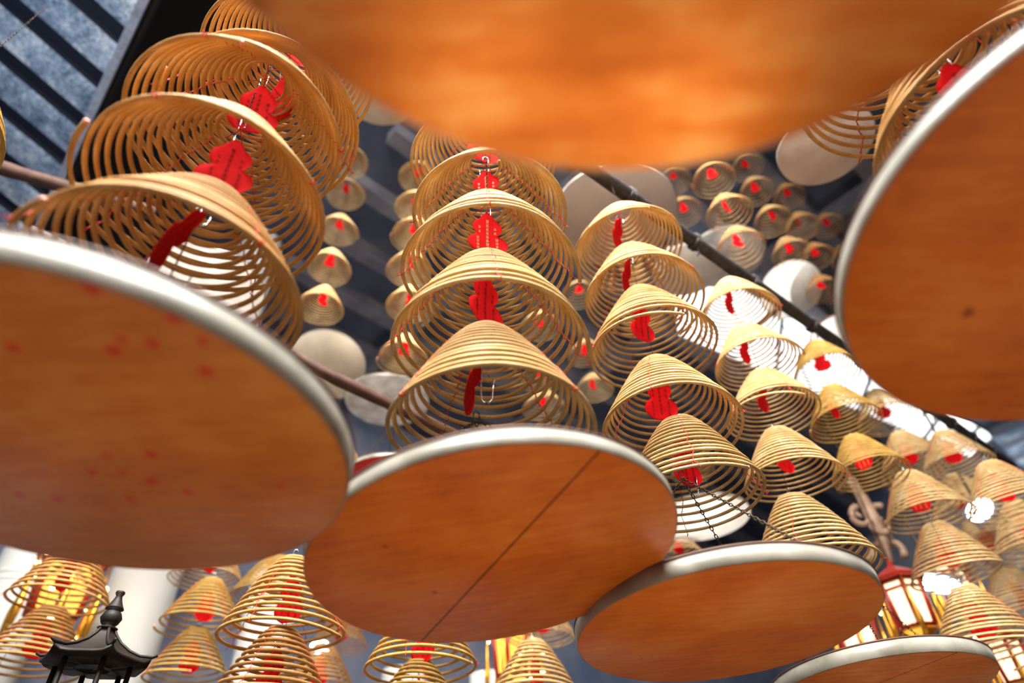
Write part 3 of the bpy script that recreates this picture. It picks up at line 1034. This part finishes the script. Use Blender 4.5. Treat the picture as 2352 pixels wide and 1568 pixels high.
# ------------------------------------------------------------------ lanterns
def lantern(x, y, z, label, s=1.0, pane='pane', tassels=True, bulbs=0, rz=0.2):
    t = thing('palace_lantern', label, 'lantern', W(x, y, z), rz=rz)
    t.scale = (s, s, s)
    R_, H_ = 0.20, 0.42
    hexp = [(R_ * math.cos(PI / 3 * i), R_ * math.sin(PI / 3 * i)) for i in range(6)]
    mb = MB()
    for i in range(6):
        x0, y0 = hexp[i]
        x1, y1 = hexp[(i + 1) % 6]
        mb.tube([(x0 * 0.82, y0 * 0.82, -H_ / 2), (x0, y0, H_ / 2)], 0.024, 6)
        for zz, f in ((-H_ / 2, 0.82), (H_ / 2, 1.0), (H_ * 0.32, 0.97)):
            mb.tube([(x0 * f, y0 * f, zz), (x1 * f, y1 * f, zz)], 0.014, 6)
    mb.build('frame', M['lacquer'], t)
    for i in range(6):
        x0, y0 = hexp[i]
        x1, y1 = hexp[(i + 1) % 6]
        mb = MB()
        f0, f1 = 0.80, 0.95
        n_ = np.array([x0 + x1, y0 + y1, 0]); n_ /= np.linalg.norm(n_)
        q = [np.array((x0 * f0, y0 * f0, -H_ / 2 + 0.02)), np.array((x1 * f0, y1 * f0, -H_ / 2 + 0.02)), np.array((x1 * f1, y1 * f1, H_ / 2 - 0.02)), np.array((x0 * f1, y0 * f1, H_ / 2 - 0.02))]
        mb.add(q + [p - n_ * 0.006 for p in q], [(0, 1, 2, 3), (7, 6, 5, 4), (0, 4, 5, 1), (1, 5, 6, 2), (2, 6, 7, 3), (3, 7, 4, 0)])
        mb.build('pane', M[pane], t, False)
    mb = MB()
    mb.lathe([(0.27, H_ / 2 + 0.01), (0.28, H_ / 2 + 0.04), (0.20, H_ / 2 + 0.08), (0.10, H_ / 2 + 0.14), (0.03, H_ / 2 + 0.18), (0.02, H_ / 2 + 0.24)], 6)
    mb.build('roof', M['lacquer'], t, False)
    mb = MB()
    mb.lathe([(0.16, -H_ / 2 - 0.01), (0.17, -H_ / 2 - 0.04), (0.10, -H_ / 2 - 0.08), (0.03, -H_ / 2 - 0.12)], 6)
    mb.build('base', M['gold'], t, False)
    mb = MB()
    mb.tube([(0, 0, H_ / 2 + 0.2), (0, 0, H_ / 2 + 2.2)], 0.008, 6)
    mb.build('hanging_cord', M['iron'], t)
    if tassels:
        for i in range(6):
            xx, yy = hexp[i]
            mb = MB()
            mb.tube([(xx * 1.3, yy * 1.3, H_ / 2 + 0.03), (xx * 1.3, yy * 1.3, -0.05), (xx * 1.3, yy * 1.3, -0.2), (xx * 1.3, yy * 1.3, -0.34)], [0.006, 0.01, 0.028, 0.02], 8)
            mb.build('tassel', M['gold'], t)
    for i in range(bulbs):
        a = i * 2.399
        rr = 0.10 + 0.24 * math.sqrt((i + 0.5) / bulbs)
        mb = MB()
        r = 0.017
        mb.lathe([(0.001, -r), (r * .8, -r * .6), (r, 0), (r * .8, r * .6), (0.001, r)], 10, (rr * math.cos(a), rr * math.sin(a), 0.32 * math.sin(i * 1.7)))
        mb.build('bulb', M['bulb'], t)
    return t


lantern(2.956, 5.221, 1.80, 'lit hexagonal lantern with glowing panes right of the smaller low tray', 0.8)
lantern(3.0, 6.316, 1.86, 'dimmer lit lantern just above the split tray rim', 0.9, bulbs=8)
lantern(4.40, 6.80, 2.50, 'red framed lantern glimpsed under the hazy coils', 0.9)
lantern(-3.642, 5.017, 2.20, 'glowing lantern standing in for a gilded ornament behind the far lower left coils', 1.1, 'panegold', True, 16)  # glowing panes and bulbs added in place of gold tinsel
lantern(-0.135, 6.7, 2.06, 'glowing lantern standing in for shining gold behind the bottom golden coil', 1.0, 'panegold', True, 22)  # added glow in place of something gold that shines
lantern(3.346, 4.981, 1.30, 'lit lantern right of the split tray rim', 0.6, bulbs=6)

# floodlights
def flood(x, y, z, label, w=0.24, h=0.12, tilt=0.0):
    d = np.array([-x, -y, -z]); d /= np.linalg.norm(d)
    t = thing('floodlight', label, 'lamp', W(x, y, z))
    s_ = np.cross(d, UP); s_ /= np.linalg.norm(s_)
    s_ = s_ * math.cos(tilt) + np.cross(s_, d) * math.sin(tilt)
    u_ = np.cross(s_, d)
    mb = MB()
    mb.box(-d * 0.04, s_ * (w + 0.04), u_ * (h + 0.04), d * 0.07)
    mb.build('housing', M['lamphousing'], t, False)
    mb = MB()
    an = np.linspace(0, 2 * PI, 28, endpoint=False)
    ringp = [s_ * (w / 2 * f * math.cos(q)) + u_ * (h / 2 * f * math.sin(q)) + d * dz for f, dz in ((1.0, 0.0), (1.0, 0.012), (0.7, 0.03), (0.05, 0.04)) for q in an]
    fs = [(i * 28 + j, i * 28 + (j + 1) % 28, (i + 1) * 28 + (j + 1) % 28, (i + 1) * 28 + j) for i in range(3) for j in range(28)]
    fs.append(tuple(3 * 28 + j for j in range(28)))
    mb.add(ringp, fs)
    mb.build('lamp_glass', M['flood'], t, False)
    mb = MB()
    mb.tube([-d * 0.07, -d * 0.1 + UP * 0.12, -d * 0.08 + UP * 1.5], 0.012, 6)
    mb.build('bracket', M['iron'], t)


flood(3.894, 5.205, 2.555, 'white floodlight glaring between the right-hand coils', 0.22, 0.16, -0.5)
flood(3.433, 5.52, 2.07, 'white floodlight glaring through the hazy coil above the split tray', 0.34, 0.14, 0.4)
flood(-2.033, 6.698, 2.202, 'small white floodlight seen through the near olive coils', 0.18, 0.12, 0.0)

# carved bracket
t = thing('carved_bracket', 'blurred brown carved bracket below the skylight coils', 'carving', W(3.214, 5.65, 2.656))
mb = MB()
for i in range(7):
    a0 = i * 0.9
    th = np.linspace(0, 4.2, 18)
    rr = 0.11 - 0.018 * th
    c = np.array([0.12 * math.sin(i * 2.2), 0.1 * math.cos(i * 1.3), 0.19 - 0.065 * i])
    mb.tube(np.stack([c[0] + rr * np.cos(th + a0), c[1] + 0.3 * rr * np.sin(th * 0.7), c[2] + rr * np.sin(th + a0)], -1), 0.034 - 0.004 * th, 8)
mb.tube([(0, 0, 0.3), (0.02, 0, 0), (0.0, 0, -0.34)], [0.05, 0.065, 0.03], 8)
mb.build('scrollwork', M['carve'], t)
mb = MB()
mb.tube([(0, 0, 0.28), (0, 0.05, 0.5), (0.0, 0.3, 0.56)], 0.05, 8)
mb.build('beam_arm', M['carve'], t)
mb = MB()
mb.tube([(0, 0.05, 0.5), (0, 0.05, 2.0), (0, 0.05, 5.0)], 0.006, 6)
mb.build('hanging_cord', M['iron'], t)

# ------------------------------------------------------------------ lights
def area(name, loc, target, size, power, col, spread=180):
    l = bpy.data.lights.new(name, 'AREA')
    l.energy = power
    l.size = size
    l.color = col
    l.spread = math.radians(spread)
    o = bpy.data.objects.new(name, l)
    COL.objects.link(o)
    o.location = loc
    o.rotation_euler = (Vector(target) - Vector(loc)).to_track_quat('-Z', 'Y').to_euler()
    return o


area('warm_floor_fill', W(0.5, 0.9, -1.3), W(0.4, 1.2, 1), 1.8, 12, (1.0, 0.60, 0.28))  # unseen warm lamps added at floor level for the tray undersides
area('warm_floor_fill', W(2.2, 3.6, -1.3), W(2.0, 3.4, 1), 1.8, 9, (1.0, 0.66, 0.36))
area('warm_floor_fill', W(-2.4, 4.0, -1.3), W(-2.0, 3.8, 1), 1.8, 3.5, (1.0, 0.74, 0.48))
area('front_fill', W(0.6, -4.5, 3.8), W(0.2, 4.0, 5.0), 3.5, 125, (1.0, 0.96, 0.90), 75)  # unseen fill light added behind the camera for the far coils

area('roof_fill', W(-4.6, 0.4, 3.6), W(-4.2, 2.6, 6.4), 1.0, 24, (0.70, 0.84, 1.0), 120)  # out-of-view lamp added to brighten the left roof slope
area('floor_fill', W(0.8, 7.5, -1.4), W(0.8, 7.5, 5), 4.0, 55, (1.0, 0.95, 0.9), 95)  # upward fill added at floor level for far trays and coils


def spot(name, loc, target, power, deg, col):
    l = bpy.data.lights.new(name, 'SPOT')
    l.energy = power
    l.spot_size = math.radians(deg)
    l.spot_blend = 1.0
    l.shadow_soft_size = 0.06
    l.color = col
    o = bpy.data.objects.new(name, l)
    COL.objects.link(o)
    o.location = loc
    o.rotation_euler = (Vector(target) - Vector(loc)).to_track_quat('-Z', 'Y').to_euler()


spot('fill_uplight', W(2.5, 4.2, -1.2), W(3.36, 5.47, 5.60), 2600, 9, (1, 1, 1))  # unseen spots added to whiten far trays and brighten the roof sheet
spot('fill_uplight', W(-2.0, 2.6, -1.2), W(-2.49, 3.58, 4.04), 1500, 16, (1, 0.97, 0.92))
spot('fill_uplight', W(1.3, 4.4, -1.2), W(1.50, 5.09, 2.53), 900, 18, (1, 0.98, 0.95))
spot('fill_uplight', W(9.0, 9.0, -1.2), W(12.5, 14.0, 7.2), 3500, 50, (0.9, 0.95, 1))
spot('top_tray_spot', W(0.5, 0.3, -1.3), W(0.177, 0.370, 0.66), 130, 8, (1.0, 0.80, 0.55))  # unseen narrow spots added to make hot spots under the top tray
spot('top_tray_spot', W(-0.2, 0.5, -1.3), W(-0.013, 0.335, 0.66), 95, 9, (1.0, 0.80, 0.55))
spot('top_tray_spot', W(0.1, -0.3, -1.3), W(0.092, 0.250, 0.66), 50, 16, (1.0, 0.76, 0.50))

w = bpy.data.worlds.new('World')
sc.world = w
w.use_nodes = True
bg = w.node_tree.nodes['Background']
bg.inputs[0].default_value = (0.80, 0.86, 1.0, 1)
bg.inputs[1].default_value = 0.15

# ------------------------------------------------------------------ camera
cam = bpy.data.cameras.new('camera')
co = bpy.data.objects.new('camera', cam)
COL.objects.link(co)
F = 1505.1455
cam.sensor_width = 36
cam.lens = F / 2352 * 36
cam.clip_start = 0.02
r_ = Vector((0.99871621, 0.03418257, -0.03738294))
u_ = Vector((0.05065503, -0.67394472, 0.73704313))
f_ = Vector((0.0, 0.73799056, 0.67481104))
co.matrix_world = Matrix(((r_.x, u_.x, -f_.x, 0), (r_.y, u_.y, -f_.y, 0), (r_.z, u_.z, -f_.z, EYE), (0, 0, 0, 1)))
cam.dof.use_dof = True
cam.dof.focus_distance = 2.4
cam.dof.aperture_fstop = 0.95
sc.camera = co

sc.view_settings.view_transform = 'Standard'
sc.view_settings.look = 'None'
sc.view_settings.gamma = 1
sc.view_settings.exposure = 0.0
sc.view_settings.use_curve_mapping = False
